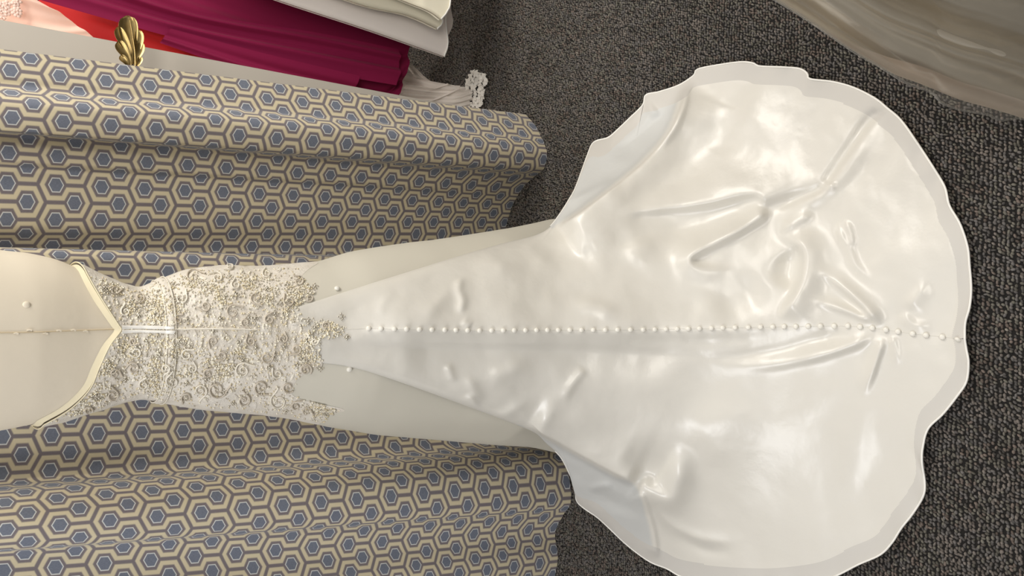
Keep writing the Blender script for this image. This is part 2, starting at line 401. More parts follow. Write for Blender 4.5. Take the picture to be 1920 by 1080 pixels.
# back depth (towards the camera) and front depth of each ring
ZD = np.array([.0, .006, .015, .045, .09, .17, .27, .40, .55, .70, .85, .98, 1.10, 1.20, 1.26, 1.32, 1.40, 1.50, 1.62])
RD = np.array([1.35, 1.3, .98, .80, .67, .54, .44, .345, .275, .225, .185, .155, .135, .112, .098, .104, .118, .125, .11])
def smoothed(f, lo=0.0, hi=1.7, n=600, sg=22):
    s = np.linspace(np.sqrt(lo), np.sqrt(hi), n); y = f(s*s); k = np.arange(-70, 71); g = np.exp(-.5*(k/sg)**2); g /= g.sum()
    yp = np.r_[2*y[0]-y[70:0:-1], y, 2*y[-1]-y[-2:-72:-1]]; ys = np.convolve(yp, g, 'valid')
    wgt = np.clip((s*s-.75)/.2, 0, 1); ys = ys*(1-wgt)+y*wgt
    return lambda z: np.interp(np.sqrt(np.maximum(z, 0)), s, ys)
Rf = smoothed(lambda z: np.interp(z, ZD, RD))
WZ = np.array([.0, .006, .015, .045, .09, .17, .24, .30])
WA = np.array([1.0, .95, .72, .62, .55, .46, .40, .30])
Wf = smoothed(lambda z: np.where(z < .30, np.maximum(np.interp(z, WZ, WA), Af(np.maximum(z, .14))), Af(z)))

def ringpts(z, th, off=0.0, body=False):
    """th=0 faces the camera (-y), +pi/2 towards +x"""
    a = Af(z)+off
    b = np.where(np.cos(th) > 0, (np.minimum(Rf(z), .36) if body else Rf(z))+off, np.minimum(a*.62, .16)+off)
    return np.stack([CXf(z)+a*np.sin(th), YM-b*np.cos(th), z*np.ones_like(th)], -1)
def z_of(px): return float(np.interp(px, XS, ((pt[:, 2]+pb[:, 2])/2)))

gown = thing('wedding_gown', 'ivory satin strapless wedding gown with beaded lace bodice and long buttoned train', 'wedding gown', (0, YM, 0))
form = thing('dress_form', 'cream canvas dress form torso wearing the wedding gown', 'dress form', (0, YM, 0))

TH = np.linspace(0, 2*np.pi, 240, endpoint=False)
# torso
zr = np.linspace(.95, z_of(-150), 80)
G = np.stack([ringpts(np.full(len(TH), z), TH, -.006) for z in zr])
up = []
zt = zr[-1]
for k, (dz, sc_) in enumerate([(.03, .97), (.06, .88), (.085, .72), (.10, .52), (.12, .38), (.17, .33), (.2, .30)]):
    r = ringpts(np.full(len(TH), zt), TH, -.006); c0 = np.array([CXf(zt), YM, zt]); q = c0+(r-c0)*sc_; q[:, 2] = zt+dz; up.append(q)
G = np.concatenate([G, np.stack(up)])
TOR = (G.reshape(-1, 3), gridF(len(G), len(TH), True))
mesh('torso', *TOR, FORM, form)
TBVH = BVHTree.FromPolygons([tuple(v) for v in TOR[0]], TOR[1].tolist())
V, F = tube([(0, YM, z) for z in np.linspace(.03, .96, 8)], .016, 12); mesh('stand_pole', V, F, STEEL, form)
bs = []
for r, z in ((.0, .0), (.15, .0), (.155, .006), (.15, .014), (.06, .024), (.02, .04), (.0, .04)):
    bs.append([(r*math.cos(t), YM+r*math.sin(t), z) for t in np.linspace(0, 2*np.pi, 32, endpoint=False)])
mesh('stand_base', np.array(bs).reshape(-1, 3), gridF(len(bs), 32, True), STEEL, form)
def cast(bvh, px, py):
    d = ray(px, py); h = bvh.ray_cast(Vector(CP), Vector(d/np.linalg.norm(d)))
    return (np.array(h[0]), np.array(h[1])) if h[0] is not None else (None, None)
def on(bvh, pts, off):
    out = []
    for x, y in pts:
        p, n = cast(bvh, x, y)
        if p is None: continue
        if n@(CP-p) < 0: n = -n
        out.append(p+n*off)
    return np.array(out)
V, F = tube(on(TBVH, arc([(-20, 624), (60, 623), (140, 620), (222, 617)], 60), .0006), .0012, 6); mesh('back_seam', V, F, STITCH, form)
for x, y in ((30, 626), (55, 620), (85, 626), (110, 621), (137, 620), (160, 622)):
    q = on(TBVH, [(x-5, y), (x, y-1.5), (x+5, y)], .001)
    V, F = tube(q, .0016, 5); mesh('stitch', V, F, FORM, form)
p, n = cast(TBVH, 50, 572); V, F = ICO2
mesh('pin_head', V*np.array([.0065, .0025, .0065])+p, F, FORM, form)

# bodice -------------------------------------------------------------------------------------------
zlow = z_of(700)
ZR = np.linspace(zlow, z_of(60), 160)
Gf = np.stack([ringpts(np.full(len(TH), z), TH, .004) for z in ZR])
BB = BVHTree.FromPolygons([tuple(v) for v in Gf.reshape(-1, 3)], gridF(len(ZR), len(TH), True).tolist())
NECK = [(158, 504), (172, 530), (190, 560), (208, 588), (224, 612), (228, 618), (222, 627), (205, 650), (186, 690), (168, 730), (130, 768), (82, 796)]
nk = []
for x, y in arc(NECK, 80):
    p, n = cast(BB, x, y)
    if p is not None:
        th = math.atan2((p[0]-CXf(p[2]))/(Af(p[2])+.004), (YM-p[1])/(Rf(p[2])+.004)); nk.append((th, p[2]))
nk = np.array(sorted(nk))
thn = np.where(TH > np.pi, TH-2*np.pi, TH)
ztop = np.interp(thn, np.r_[-np.pi, -2.2, nk[:, 0], 2.2, np.pi], np.r_[nk[0, 1]+.03, nk[0, 1]+.02, nk[:, 1], nk[-1, 1]+.02, nk[-1, 1]+.03])
LHEM = [(598, 491), (578, 504), (560, 524), (574, 531), (594, 541), (590, 550), (562, 560), (548, 574), (575, 586), (605, 592), (640, 596), (660, 613), (642, 634), (600, 642), (603, 662), (607, 682),
        (576, 699), (556, 716), (548, 740), (572, 752), (620, 762), (648, 771), (618, 780), (602, 794)]
lh = []
for x, y in arc(LHEM, 300):
    p, n = cast(BB, x, y)
    if p is not None: lh.append((math.atan2((p[0]-CXf(p[2]))/(Af(p[2])+.004), (YM-p[1])/(Rf(p[2])+.004)), p[2]))
lh = np.array(sorted(lh)); zh = z_of(590)
thd = np.interp(thn, np.r_[-np.pi, lh[0, 0]-.2, lh[:, 0], lh[-1, 0]+.2, np.pi], np.r_[zh, zh, lh[:, 1], zh, zh])
zlow = thd
def bodice_grid(off, nr=150, zl=zlow):
    f = np.linspace(0, 1, nr)[:, None]
    Z = zl[None]+(ztop[None]-zl[None])*f
    return np.stack([ringpts(Z[i], TH, .0019+(off-.0019)*min(1, f[i, 0]/.05) if off > .0019 else off) for i in range(nr)])
BG = bodice_grid(.004)
BG2 = BG.reshape(-1, 3)
nzv = vnoise(BG2, 55)*.0012+vnoise(BG2, 16, 3.)*.0022
cen = np.stack([CXf(BG2[:, 2]), np.full(len(BG2), YM), BG2[:, 2]], 1); dr = BG2-cen; dr /= np.linalg.norm(dr, axis=1)[:, None]
BG2 = BG2+dr*(nzv*np.repeat(np.clip(np.linspace(0, 1, 150)/.08, 0, 1), len(TH)))[:, None]
BODF = gridF(150, len(TH), True)
mesh('bodice', BG2, BODF, LACE, gown)
BOD = BVHTree.FromPolygons([tuple(v) for v in BG2], BODF.tolist())
# neckline trim: net edging and a corded edge
edge = np.vstack([bodice_grid(.005)[-1], bodice_grid(.005)[-1][:1]])
V, F = tube(edge, .0013, 6); mesh('neckline_trim', V, F, NET, gown)
e0, e1 = bodice_grid(.0005)[-1], bodice_grid(-.0035)[-1].copy(); e1[:, 2] += .011
mesh('net_edging', np.vstack([e0, e1]), gridF(2, len(TH), True), NET, gown)

# skirt --------------------------------------------------------------------------------------------
zs = np.r_[np.linspace(.012, .3, 30), np.linspace(.31, z_of(470), 80)]
SG = []
for z in zs:
    zz_ = max(z, .14)
    r = ringpts(np.full(len(TH), zz_), TH, float(np.interp(z, [z_of(800), z_of(610)], [-.008, .0015])), body=True)
    r[:, 2] = z
    ins = float(np.interp(z, [z_of(1000), z_of(800), z_of(640)], [.075, .035, 0])); r[:, 1] += ins*np.clip(np.cos(TH), 0, 1)
    if z < .14: r[:, :2] = (r[:, :2]-[CXf(.14), YM])*(1+.25*(.14-z))+[CXf(.14), YM]
    fl = max(0, .75-z)
    dirv = r[:, :2]-[CXf(zz_), YM]; dirv /= np.linalg.norm(dirv, axis=1)[:, None]
    r[:, :2] += dirv*(.010*fl*np.sin(TH*9+z*3))[:, None]
    SG.append(r)
SG = np.stack(SG); mesh('skirt', SG.reshape(-1, 3), gridF(len(zs), len(TH), True), SATIN_DULL, gown)

# train --------------------------------------------------------------------------------------------
def base_hit(px, py):
    d = ray(px, py); N = len(d); lam = np.full(N, np.nan)
    L = np.linspace(.5, 3.2, 900); alive = np.ones(N, bool)
    def inside(l, dd):
        p = CP+dd*l[:, None]; z = np.maximum(p[:, 2], 0.0)
        f = ((p[:, 0]-CXf(np.maximum(z, .15)))/Wf(z))**2+((p[:, 1]-YM)/Rf(z))**2-1
        return (f <= 0) | (p[:, 2] <= .006)
    for i in range(len(L)):
        idx = np.where(alive)[0]
        if not len(idx): break
        ins = inside(np.full(len(idx), L[i]), d[idx])
        h = idx[ins]; lam[h] = L[i]; alive[h] = False
    lo, hi = lam-(L[1]-L[0]), lam.copy()
    ok = ~np.isnan(lam); lam[~ok] = 2.2; lo[~ok] = 2.2; hi[~ok] = 2.2
    for _ in range(14):
        m = (lo+hi)/2; ins = inside(m, d); hi = np.where(ins, m, hi); lo = np.where(ins, lo, m)
    return d, hi
def seg_dist(px, py, P):
    """distance to a polyline, side (+ = below/right of travel direction), along parameter 0..1"""
    P = np.asarray(P, float); best = np.full(px.shape, 1e9); side = np.zeros(px.shape); par = np.zeros(px.shape)
    ln = np.linalg.norm(np.diff(P, axis=0), axis=1); cum = np.r_[0, np.cumsum(ln)]
    for i in range(len(P)-1):
        a, b = P[i], P[i+1]; ab = b-a
        t = np.clip(((px-a[0])*ab[0]+(py-a[1])*ab[1])/(ab@ab), 0, 1)
        dx, dy = px-a[0]-t*ab[0], py-a[1]-t*ab[1]; d = np.hypot(dx, dy)
        m = d < best
        best = np.where(m, d, best); side = np.where(m, np.sign(ab[0]*dy-ab[1]*dx), side); par = np.where(m, (cum[i]+t*ln[i])/cum[-1], par)
    return best, side, par
# ridges (+) and hollows (-): polyline, height in m, width left of travel, width right of travel, taper at start/end
FOLDS = [
    ([(1045, 428), (1095, 394), (1162, 343), (1215, 296), (1252, 251), (1272, 205), (1283, 168), (1298, 138)], .060, 6, 60, .10, .25),
    ([(1150, 400), (1230, 350), (1290, 280), (1325, 200)], -.022, 45, 60, .3, .4),
    ([(1225, 290), (1262, 240), (1280, 200), (1296, 145)], .012, 5, 9, .3, .3),
    ([(1062, 381), (1110, 358), (1164, 336)], .010, 7, 30, .2, .3),
    ([(1139, 295), (1190, 262), (1232, 224), (1262, 195)], -.012, 12, 30, .3, .3),
    ([(1212, 180), (1222, 205), (1238, 218)], .008, 5, 8, .1, .3),
    ([(1148, 400), (1240, 390), (1327, 379), (1397, 363), (1426, 366), (1443, 392)], .020, 60, 9, .3, .08),
    ([(1180, 440), (1280, 425), (1360, 402), (1425, 386)], -.014, 24, 26, .4, .2),
    ([(1446, 394), (1388, 430), (1345, 453), (1303, 475), (1293, 490), (1312, 503), (1350, 506), (1400, 500)], .020, 8, 22, .08, .5),
    ([(1665, 205), (1632, 222), (1595, 272), (1558, 326), (1538, 352), (1490, 374), (1446, 396)], -.012, 7, 9, .1, .15),
    ([(1650, 228), (1610, 285), (1570, 336), (1500, 390), (1440, 440)], .010, 16, 46, .35, .4),
    ([(1534, 352), (1548, 346), (1570, 352)], .006, 6, 8, .3, .4),
    ([(1530, 398), (1500, 412), (1455, 438)], .010, 9, 12, .3, .4),
    ([(1453, 436), (1495, 454), (1509, 473), (1509, 506), (1497, 548), (1476, 580), (1462, 604)], .024, 34, 9, .3, .2),
    ([(1468, 470), (1480, 500), (1465, 545)], -.016, 26, 24, .3, .4),
    ([(1330, 590), (1390, 560), (1440, 530)], -.012, 40, 40, .4, .4),
    ([(1655, 613), (1625, 581), (1585, 543), (1548, 516), (1520, 500)], .015, 6, 15, .18, .5),
    ([(1640, 606), (1600, 588), (1560, 574), (1510, 560)], .009, 6, 10, .2, .5),
    ([(1628, 592), (1590, 566), (1555, 546)], -.007, 8, 8, .2, .5),
    ([(1660, 630), (1646, 668), (1632, 710), (1616, 750)], .010, 6, 14, .2, .5),
    ([(1672, 628), (1680, 660), (1684, 690)], .005, 7, 9, .2, .5),
    ([(1645, 626), (1600, 646), (1530, 668), (1450, 684), (1340, 694)], .011, 9, 13, .15, .6),
    ([(1590, 622), (1520, 640), (1460, 656), (1380, 668), (1280, 672)], -.008, 11, 11, .15, .5),
    ([(1570, 410), (1577, 440), (1592, 468), (1606, 500), (1640, 530)], .006, 8, 7, .25, .4),
    ([(1583, 412), (1594, 434), (1600, 466)], .006, 5, 6, .25, .3),
    ([(1700, 585), (1722, 552), (1748, 528)], .006, 12, 18, .3, .4),
    ([(1690, 582), (1712, 608), (1750, 612)], .005, 9, 12, .3, .4),
    ([(640, 612), (900, 618), (1200, 620), (1500, 612), (1630, 612)], .012, 60, 16, .12, .3),
    ([(625, 645), (760, 653), (900, 656), (1100, 658), (1260, 664), (1380, 672)], -.014, 9, 46, .25, .35),
    ([(985, 797), (1027, 818), (1102, 860), (1150, 886), (1196, 908)], .034, 55, 6, .15, .1),
    ([(1192, 904), (1228, 930), (1256, 934), (1268, 904), (1276, 872), (1300, 836)], .024, 20, 26, .1, .4),
    ([(1165, 850), (1205, 872), (1242, 896)], -.016, 34, 24, .4, .15),
    ([(1290, 850), (1350, 800), (1450, 740)], .012, 40, 70, .3, .6),
    ([(1199, 918), (1219, 973), (1228, 1015), (1231, 1058)], .016, 6, 26, .1, .2),
    ([(1222, 950), (1280, 998), (1340, 1014), (1400, 1016)], .009, 12, 12, .2, .5),
    ([(1250, 985), (1320, 1030), (1390, 1036)], -.006, 12, 12, .3, .4),
    ([(1095, 905), (1135, 935), (1180, 950), (1215, 948)], -.012, 14, 18, .3, .4),
    ([(1100, 918), (1130, 912), (1152, 910)], .009, 7, 8, .3, .3),
    ([(1620, 730), (1612, 790), (1604, 860), (1580, 950)], .004, 24, 34, .4, .4),
    ([(868, 515), (861, 540), (868, 565), (861, 592)], .008, 6, 7, .25, .25),
    ([(866, 600), (885, 612)], .004, 6, 6, .3, .3),
    ([(980, 452), (1010, 480), (1040, 492)], .006, 9, 11, .3, .4),
    ([(1066, 428), (1085, 455), (1098, 490)], .008, 6, 10, .2, .4),
    ([(900, 470), (935, 490), (960, 515)], .006, 10, 13, .3, .4),
    ([(720, 600), (715, 575), (740, 545)], .005, 8, 9, .3, .4),
    ([(790, 596), (830, 560), (850, 530)], .004, 10, 12, .4, .4),
    ([(1060, 560), (1130, 580), (1180, 600)], .006, 14, 16, .4, .4),
    ([(850, 720), (842, 690), (838, 676)], .005, 6, 6, .3, .4),
    ([(878, 735), (888, 758), (895, 775)], .009, 6, 8, .3, .3),
    ([(930, 790), (960, 770), (1000, 745)], .009, 9, 10, .2, .5),
    ([(905, 755), (890, 735), (876, 700)], .006, 8, 9, .3, .4),
    ([(1098, 690), (1080, 712), (1050, 760)], .008, 6, 8, .15, .4),
    ([(1000, 680), (940, 705), (910, 740)], .006, 12, 14, .4, .4),
    ([(1200, 760), (1300, 720), (1420, 700)], -.008, 50, 60, .5, .5),
    ([(1150, 545), (1250, 560), (1350, 590)], -.006, 50, 45, .5, .5),
    ([(1180, 500), (1200, 470), (1195, 440)], .008, 26, 26, .4, .4),
    ([(1360, 300), (1420, 230), (1500, 190)], .006, 80, 90, .5, .5),
    ([(1330, 330), (1360, 240), (1370, 180)], -.006, 40, 40, .5, .4),
]
def folds(px, py):
    d = np.zeros(px.shape)
    for P, h, wl, wr_, t0, t1 in FOLDS:
        if h < .0095 and max(q[0] for q in P) < 1112: h, wl, wr_ = h*.75, wl*1.25, wr_*1.25
        ds, sd, pr = seg_dist(px, py, cr(P, len(P)*5))
        wd = np.where(sd < 0, wl, wr_)
        tap = np.clip(pr/max(t0, 1e-3), 0, 1)*np.clip((1-pr)/max(t1, 1e-3), 0, 1); tap = tap*tap*(3-2*tap)
        endcut = np.exp(-(ds/wd)**2) if min(wl, wr_) > 12 else np.exp(-(ds/wd)**2)*.7+.3*np.exp(-(ds/wd))
        d += h*tap*endcut
    return d
NU, NT = 420, 150
TA, BA = arc(TOP, NU), arc(BOT, NU)
uu = np.linspace(0, 1, NU)
SPX = 575+(1800-575)*uu**1.02
SPY = np.interp(SPX, [575, 690, 900, 1200, 1500, 1590, 1640, 1700, 1740, 1800], [622, 616, 620, 618.5, 612, 611, 615.5, 624, 629, 635])
tt = np.linspace(0, 1, NT); tt = tt*(1.35-.35*tt)      # denser towards the hem
def side_px(O):
    return SPX[:, None]+(O[:, 0]-SPX)[:, None]*tt[None], SPY[:, None]+(O[:, 1]-SPY)[:, None]*tt[None]
pxT, pyT = side_px(TA); pxB, pyB = side_px(BA)
PX = np.concatenate([pxT[:, ::-1], pxB[:, 1:]], 1); PY = np.concatenate([pyT[:, ::-1], pyB[:, 1:]], 1)
NC = PX.shape[1]
d, lam = base_hit(PX.ravel(), PY.ravel())
dl = folds(PX.ravel(), PY.ravel()).reshape(NU, NC)
lenT = np.linalg.norm(TA-np.c_[SPX, SPY], axis=1); lenB = np.linalg.norm(BA-np.c_[SPX, SPY], axis=1)
ed = np.concatenate([(1-tt[::-1])[None]*lenT[:, None], (1-tt[1:])[None]*lenB[:, None]], 1)   # pixels to the outline
isT = np.arange(NC)[None] < NT
ox = np.where(isT, TA[:, :1], BA[:, :1])
upper = 1-np.clip((ox-985)/60, 0, 1)            # rolled free edge over the skirt
dl = dl*np.clip(ed/26, 0, 1)**.6
dl = dl*1.25*np.clip((PX-600)/200, .25, 1)+.004
dl += np.clip((PX-560)/200, .1, 1)*(1-np.clip((PX-960)/500, 0, 1))**2*(.018*np.sqrt(np.clip(1-(1-np.clip(ed/22, 0, 1))**2, 0, 1)))
hemz = (1-upper)*np.exp(-ed/24)
rip = np.sin(uu*95+3*np.sin(uu*31))[:, None]*.5+np.sin(uu*43+1.3)[:, None]*.5
dl += hemz*(.007+.006*rip)
P0 = CP+d*lam[:, None]
wn = vnoise(P0, 7)*.009+vnoise(P0, 17, 5.)*.0036+vnoise(P0, 38, 8.)*.0007
calm = 1-.55*np.clip((PY.ravel()-650)/60, 0, 1)*np.clip((PX.ravel()-1080)/120, 0, 1)
dl = dl.ravel()+wn*calm*np.clip(ed.ravel()/40, 0, 1)
# tension near the floor hollow
lam2 = lam-dl/np.linalg.norm(d, axis=1)
PT = CP+d*lam2[:, None]
low = PT[:, 2] < .009
PT[low] = CP+d[low]*((.009-CAM_H)/d[low, 2])[:, None]
PT = PT.reshape(NU, NC, 3)
for _ in range(2):                              # light smoothing of the depth
    Q = PT.copy(); Q[1:-1, 1:-1] = (PT[1:-1, 1:-1]*4+PT[:-2, 1:-1]+PT[2:, 1:-1]+PT[1:-1, :-2]+PT[1:-1, 2:])/8; PT = Q
bandpx = 36*np.clip((ox-1040)/90, 0, 1)
isband = (ed < bandpx)
FG = gridF(NU, NC); fb = isband.ravel()[FG].all(1)
def inpoly(x, y, P):
    r = np.zeros(x.shape, bool); j = len(P)-1
    for i in range(len(P)):
        (ax, ay), (bx, by) = P[i], P[j]
        r ^= ((ay > y) != (by > y)) & (x < (bx-ax)*(y-ay)/(by-ay+1e-9)+ax); j = i
    return r
COOL_MASK = np.zeros(NU*NC)
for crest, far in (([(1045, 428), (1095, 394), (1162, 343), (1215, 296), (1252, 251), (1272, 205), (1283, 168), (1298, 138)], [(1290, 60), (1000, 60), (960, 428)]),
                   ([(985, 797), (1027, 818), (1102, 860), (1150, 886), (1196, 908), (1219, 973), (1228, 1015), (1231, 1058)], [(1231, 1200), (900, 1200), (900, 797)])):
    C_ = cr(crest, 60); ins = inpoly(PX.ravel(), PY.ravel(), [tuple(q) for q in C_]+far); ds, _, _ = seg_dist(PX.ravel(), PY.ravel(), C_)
    COOL_MASK = np.maximum(COOL_MASK, np.clip((np.where(ins, ds, -ds)-3)/6, 0, 1))
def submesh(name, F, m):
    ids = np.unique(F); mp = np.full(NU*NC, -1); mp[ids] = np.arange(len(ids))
    return mesh(name, PT.reshape(-1, 3)[ids], mp[F], m, gown, col=np.c_[np.repeat(COOL_MASK[ids][:, None], 3, 1), np.ones(len(ids))])
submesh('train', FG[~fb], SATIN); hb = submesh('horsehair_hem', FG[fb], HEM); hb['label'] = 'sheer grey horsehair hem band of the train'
i0 = int(np.argmax(TA[:, 0] > 1030)); i1 = int(np.argmax(BA[:, 0] > 1040))
path = np.vstack([PT[i0:, 0], PT[i1:, -1][::-1]])
V, F = tube(path, .0022, 6); mesh('hem_piping', V, F, PIPING, gown)
i2 = int(np.argmax(TA[:, 0] > 600))
TR = BVHTree.FromPolygons([tuple(v) for v in PT.reshape(-1, 3)], FG.tolist())
# centre back seam
V, F = tube(on(TR, np.c_[np.arange(640, 1806, 6.), np.interp(np.arange(640, 1806, 6.), SPX, SPY)], .0001), .0005, 5); mesh('centre_seam', V, F, SATIN, gown)
BX = [691.5, 714.8, 739.6, 762.3, 786.2, 809.6, 833.8, 854.8, 876.7, 899.1, 921.9, 943.7, 964.2, 985.2, 1005.9, 1026.3, 1046.7, 1068.6, 1090.5,
      1112.5, 1135, 1158, 1182, 1206, 1228, 1249, 1270, 1291, 1311.7, 1334.4, 1355.4, 1378.8, 1403.5, 1426.3, 1449.3, 1470.6, 1493, 1515.8, 1538.6, 1564.5, 1590.2, 1613,
      1636, 1661.7, 1684.4, 1712, 1736.6, 1767.5, 1796.7]
bm = bmesh.new(); bmesh.ops.create_uvsphere(bm, u_segments=12, v_segments=8, radius=1)
BV = np.array([v.co[:] for v in bm.verts]); BF = [[v.index for v in f.verts] for f in bm.faces]; bm.free()
bme = bpy.data.meshes.new('covered_button'); BV2 = BV*np.array([.0058, .0058, .0036]); BV2[:, 2] += .0024
bme.from_pydata([tuple(v) for v in BV2], [], BF); bme.polygons.foreach_set('use_smooth', np.ones(len(bme.polygons), bool)); bme.materials.append(BUTTON)
def put_button(name, x, y, bvh, sc=1.0):
    p, n = cast(bvh, x, y)
    if p is None: return
    if n@(CP-p) < 0: n = -n
    o = bpy.data.objects.new(name, bme); COL.objects.link(o); o.parent = gown
    o.location = Vector(p)-Vector(gown['base']); o.rotation_euler = Vector(n).to_track_quat('Z', 'Y').to_euler(); o.scale = (sc,)*3
for x in BX: put_button('covered_button', x, float(np.interp(x, SPX, SPY)), TR)
SKB = BVHTree.FromPolygons([tuple(v) for v in SG.reshape(-1, 3)], gridF(len(zs), len(TH), True).tolist())
put_button('bustle_button', 632, 542, SKB, 1.05); put_button('bustle_button', 655, 692, SKB, 1.05)

# bodice decoration --------------------------------------------------------------------------------
class Deco:
    def ray_cast(self, o, d):
        best = None
        for b in (BOD, TR, SKB)+((WB,) if 'WB' in globals() else ()):
            h = b.ray_cast(o, d)
            if h[0] is not None and (best is None or h[3] < best[3]): best = h
        return best or (None, None, None, None)
DEC = Deco()
# waist band
def zband(off, z0, z1):
    Z = [np.full(len(TH), z) for z in np.linspace(z0, z1, 5)]
    bulge = [0, .0025, .003, .0025, 0]
    return np.stack([ringpts(Z[i], TH, off+bulge[i]) for i in range(5)])
zw = z_of(294)
WBV = zband(.005, zw-.008, zw+.008).reshape(-1, 3); WB = BVHTree.FromPolygons([tuple(v) for v in WBV], gridF(5, len(TH), True).tolist())
mesh('waist_band', WBV, gridF(5, len(TH), True), LACE, gown)
for dz in (-.008, .008):
    r = zband(.007, zw+dz, zw+dz)[0]; V, F = tube(np.vstack([r, r[:1]]), .0013, 5); mesh('band_cord', V, F, CORDL, gown)
# zipper placket
def ribbon(name, L, R, off, m):
    A, B = on(DEC, arc(L, 40), off), on(DEC, arc(R, 40), off)
    if len(A) != len(B): k = min(len(A), len(B)); A, B = A[:k], B[:k]
    mid = (A+B)/2+ (CP-(A+B)/2)/np.linalg.norm(CP-(A+B)/2, axis=1)[:, None]*.0018
    mesh(name, np.vstack([A, mid, B]), gridF(3, len(A)), m, gown)
ribbon('zipper_placket', [(228, 611), (260, 611), (300, 612), (326, 613)], [(228, 618), (260, 617), (300, 618), (326, 618)], .003, PIPING)
ribbon('zipper_placket', [(228, 619), (260, 619), (300, 620), (328, 620)], [(228, 626), (260, 624), (300, 625), (326, 627)], .003, PIPING)
V, F = tube(on(DEC, arc([(326, 618), (380, 617), (430, 617), (482, 618)], 40), .003), .0016, 6); mesh('zipper_seam', V, F, CORDL, gown)
# scrolls: centre, radius px, start angle, turns (sign = hand)
SCR = [(442, 536, 9, .3, 1.6), (560, 529, 10, 2, -1.6), (363, 520, 15, 3, 1.4), (407, 522, 11, 1, -1.5), (437, 586, 15, 4, 1.2), (542, 566, 11, .5, 1.5),
       (455, 694, 16, 1, 1.7), (490, 725, 15, 5, -1.6), (573, 692, 12, 2, 1.8), (376, 731, 13, 3, 1.7), (350, 744, 10, 0, -1.6), (407, 729, 18, 4, -1.6), (523, 751, 17, 1, 1.5),
       (457, 749, 13, 2, -1.5), (415, 666, 10, 0, 1.3), (324, 714, 13, 1, 1.5), (530, 635, 9, 3, -1.6), (555, 655, 10, 5, 1.5), (340, 560, 12, 2, -1.4), (385, 575, 11, 0, 1.4),
       (480, 560, 12, 4, -1.4), (500, 515, 9, 1, 1.5), (335, 600, 9, 3, 1.3), (400, 640, 10, 5, -1.4), (350, 665, 11, 2, 1.5), (470, 640, 10, 0, 1.6), (500, 670, 12, 3, -1.5),
       (520, 700, 10, 1, 1.4), (540, 725, 11, 4, -1.5), (555, 760, 9, 2, 1.5), (310, 690, 10, 5, 1.4), (250, 690, 12, 1, -1.6), (215, 700, 10, 3, 1.5), (255, 660, 11, 0, 1.4), (210, 740, 12, 2, -1.5),
       (165, 768, 9, 4, 1.4), (235, 585, 10, 1, 1.5), (215, 545, 9, 3, -1.4), (262, 560, 10, 5, 1.5), (270, 720, 10, 2, 1.4), (250, 640, 8, 4, -1.5), (580, 560, 8, 0, 1.4), (590, 640, 7, 2, -1.3), (610, 612, 8, 4, 1.4),
       (575, 770, 9, 3, 1.5), (430, 500, 8, 0, 1.3), (505, 600, 10, 2, 1.4), (460, 605, 9, 4, -1.4), (360, 690, 9, 1, -1.3), (390, 700, 9, 3, 1.3)]
def inside_lace(x, y):
    t = np.interp(x, *np.array(SILT).T)+2; b = np.interp(x, *np.array(SILB).T)-2
    if not (t < y < b): return False
    if x < 232:
        nk_ = np.array(NECK, float)
        up_ = nk_[:6]; lo_ = nk_[6:][::-1]
        xe_ = np.interp(y, nk_[:, 1], nk_[:, 0])
        return x > xe_+3
    lim = np.interp(y, [490, 505, 530, 548, 575, 592, 600, 614, 630, 640, 655, 680, 695, 712, 740, 758, 770, 785, 800],
                    [540, 560, 575, 592, 560, 565, 610, 655, 640, 600, 602, 606, 575, 560, 548, 600, 640, 615, 600])
    return x < lim
for k, (x, y, r, a0, tn) in enumerate(SCR):
    t = np.linspace(0, 1, 26); ang = a0+tn*2*np.pi*t; rr = r*(.12+.88*t)
    pts = np.c_[x+rr*np.cos(ang), y+rr*np.sin(ang)*.95]
    e = pts[-1]; dv = (pts[-1]-pts[-2]); dv /= np.linalg.norm(dv)+1e-9     # trailing stem
    st = np.array([e+dv*r*.28*j+np.array([-dv[1], dv[0]])*math.copysign(.012*r*j*j, -tn) for j in range(1, 4)])
    st = np.array([e_ for e_ in st if inside_lace(*e_)]).reshape(-1, 2)
    q = on(DEC, np.vstack([pts, st]), .0028)
    if len(q) < 8: continue
    V, F = tube(q, np.linspace(.0011, .0019, len(q)), 5); mesh('embroidered_scroll', V, F, CORD if k % 3 else CORDL, gown)
def beads(n, m, name, r0, r1, centers=None, spread=None):
    parts = []; V0, F0 = ICO1; c = 0; tries = 0
    while c < n and tries < n*30:
        tries += 1
        if centers is None: x, y = random.uniform(85, 660), random.uniform(495, 800)
        else:
            q = random.choice(centers); x, y = random.gauss(q[0], spread), random.gauss(q[1], spread*.9)
        if not inside_lace(x, y): continue
        p, nn = cast(DEC, x, y)
        if p is None: continue
        if nn@(CP-p) < 0: nn = -nn
        r = random.uniform(r0, r1); parts.append((V0*r*1.3+p+nn*r*.9, F0)); c += 1
    V, F = join(parts); o = mesh(name, V, F, m, gown); return o
for nm, n, m, a, b in (('pearl_seed_beads', 900, PEARL, .0009, .0019), ('silver_seed_beads', 800, SILVER, .0009, .0017), ('champagne_seed_beads', 800, GOLDB, .0009, .0017)):
    o = beads(n, m, nm, a, b); o['kind'] = 'stuff'
dense = [(330, 575), (325, 655), (340, 650), (395, 680), (560, 560), (550, 550), (630, 612), (620, 605), (615, 620), (590, 640), (580, 670), (400, 545), (360, 530), (590, 770), (600, 765), (570, 545),
         (290, 580), (290, 680), (235, 655), (255, 650), (200, 690), (215, 540), (245, 580), (290, 560), (430, 690), (500, 560), (540, 590), (575, 655), (600, 685), (180, 750), (150, 775), (288, 700), (292, 640), (294, 600), (296, 575), (286, 725), (420, 700), (450, 655), (470, 530), (420, 560), (625, 770), (350, 700)]
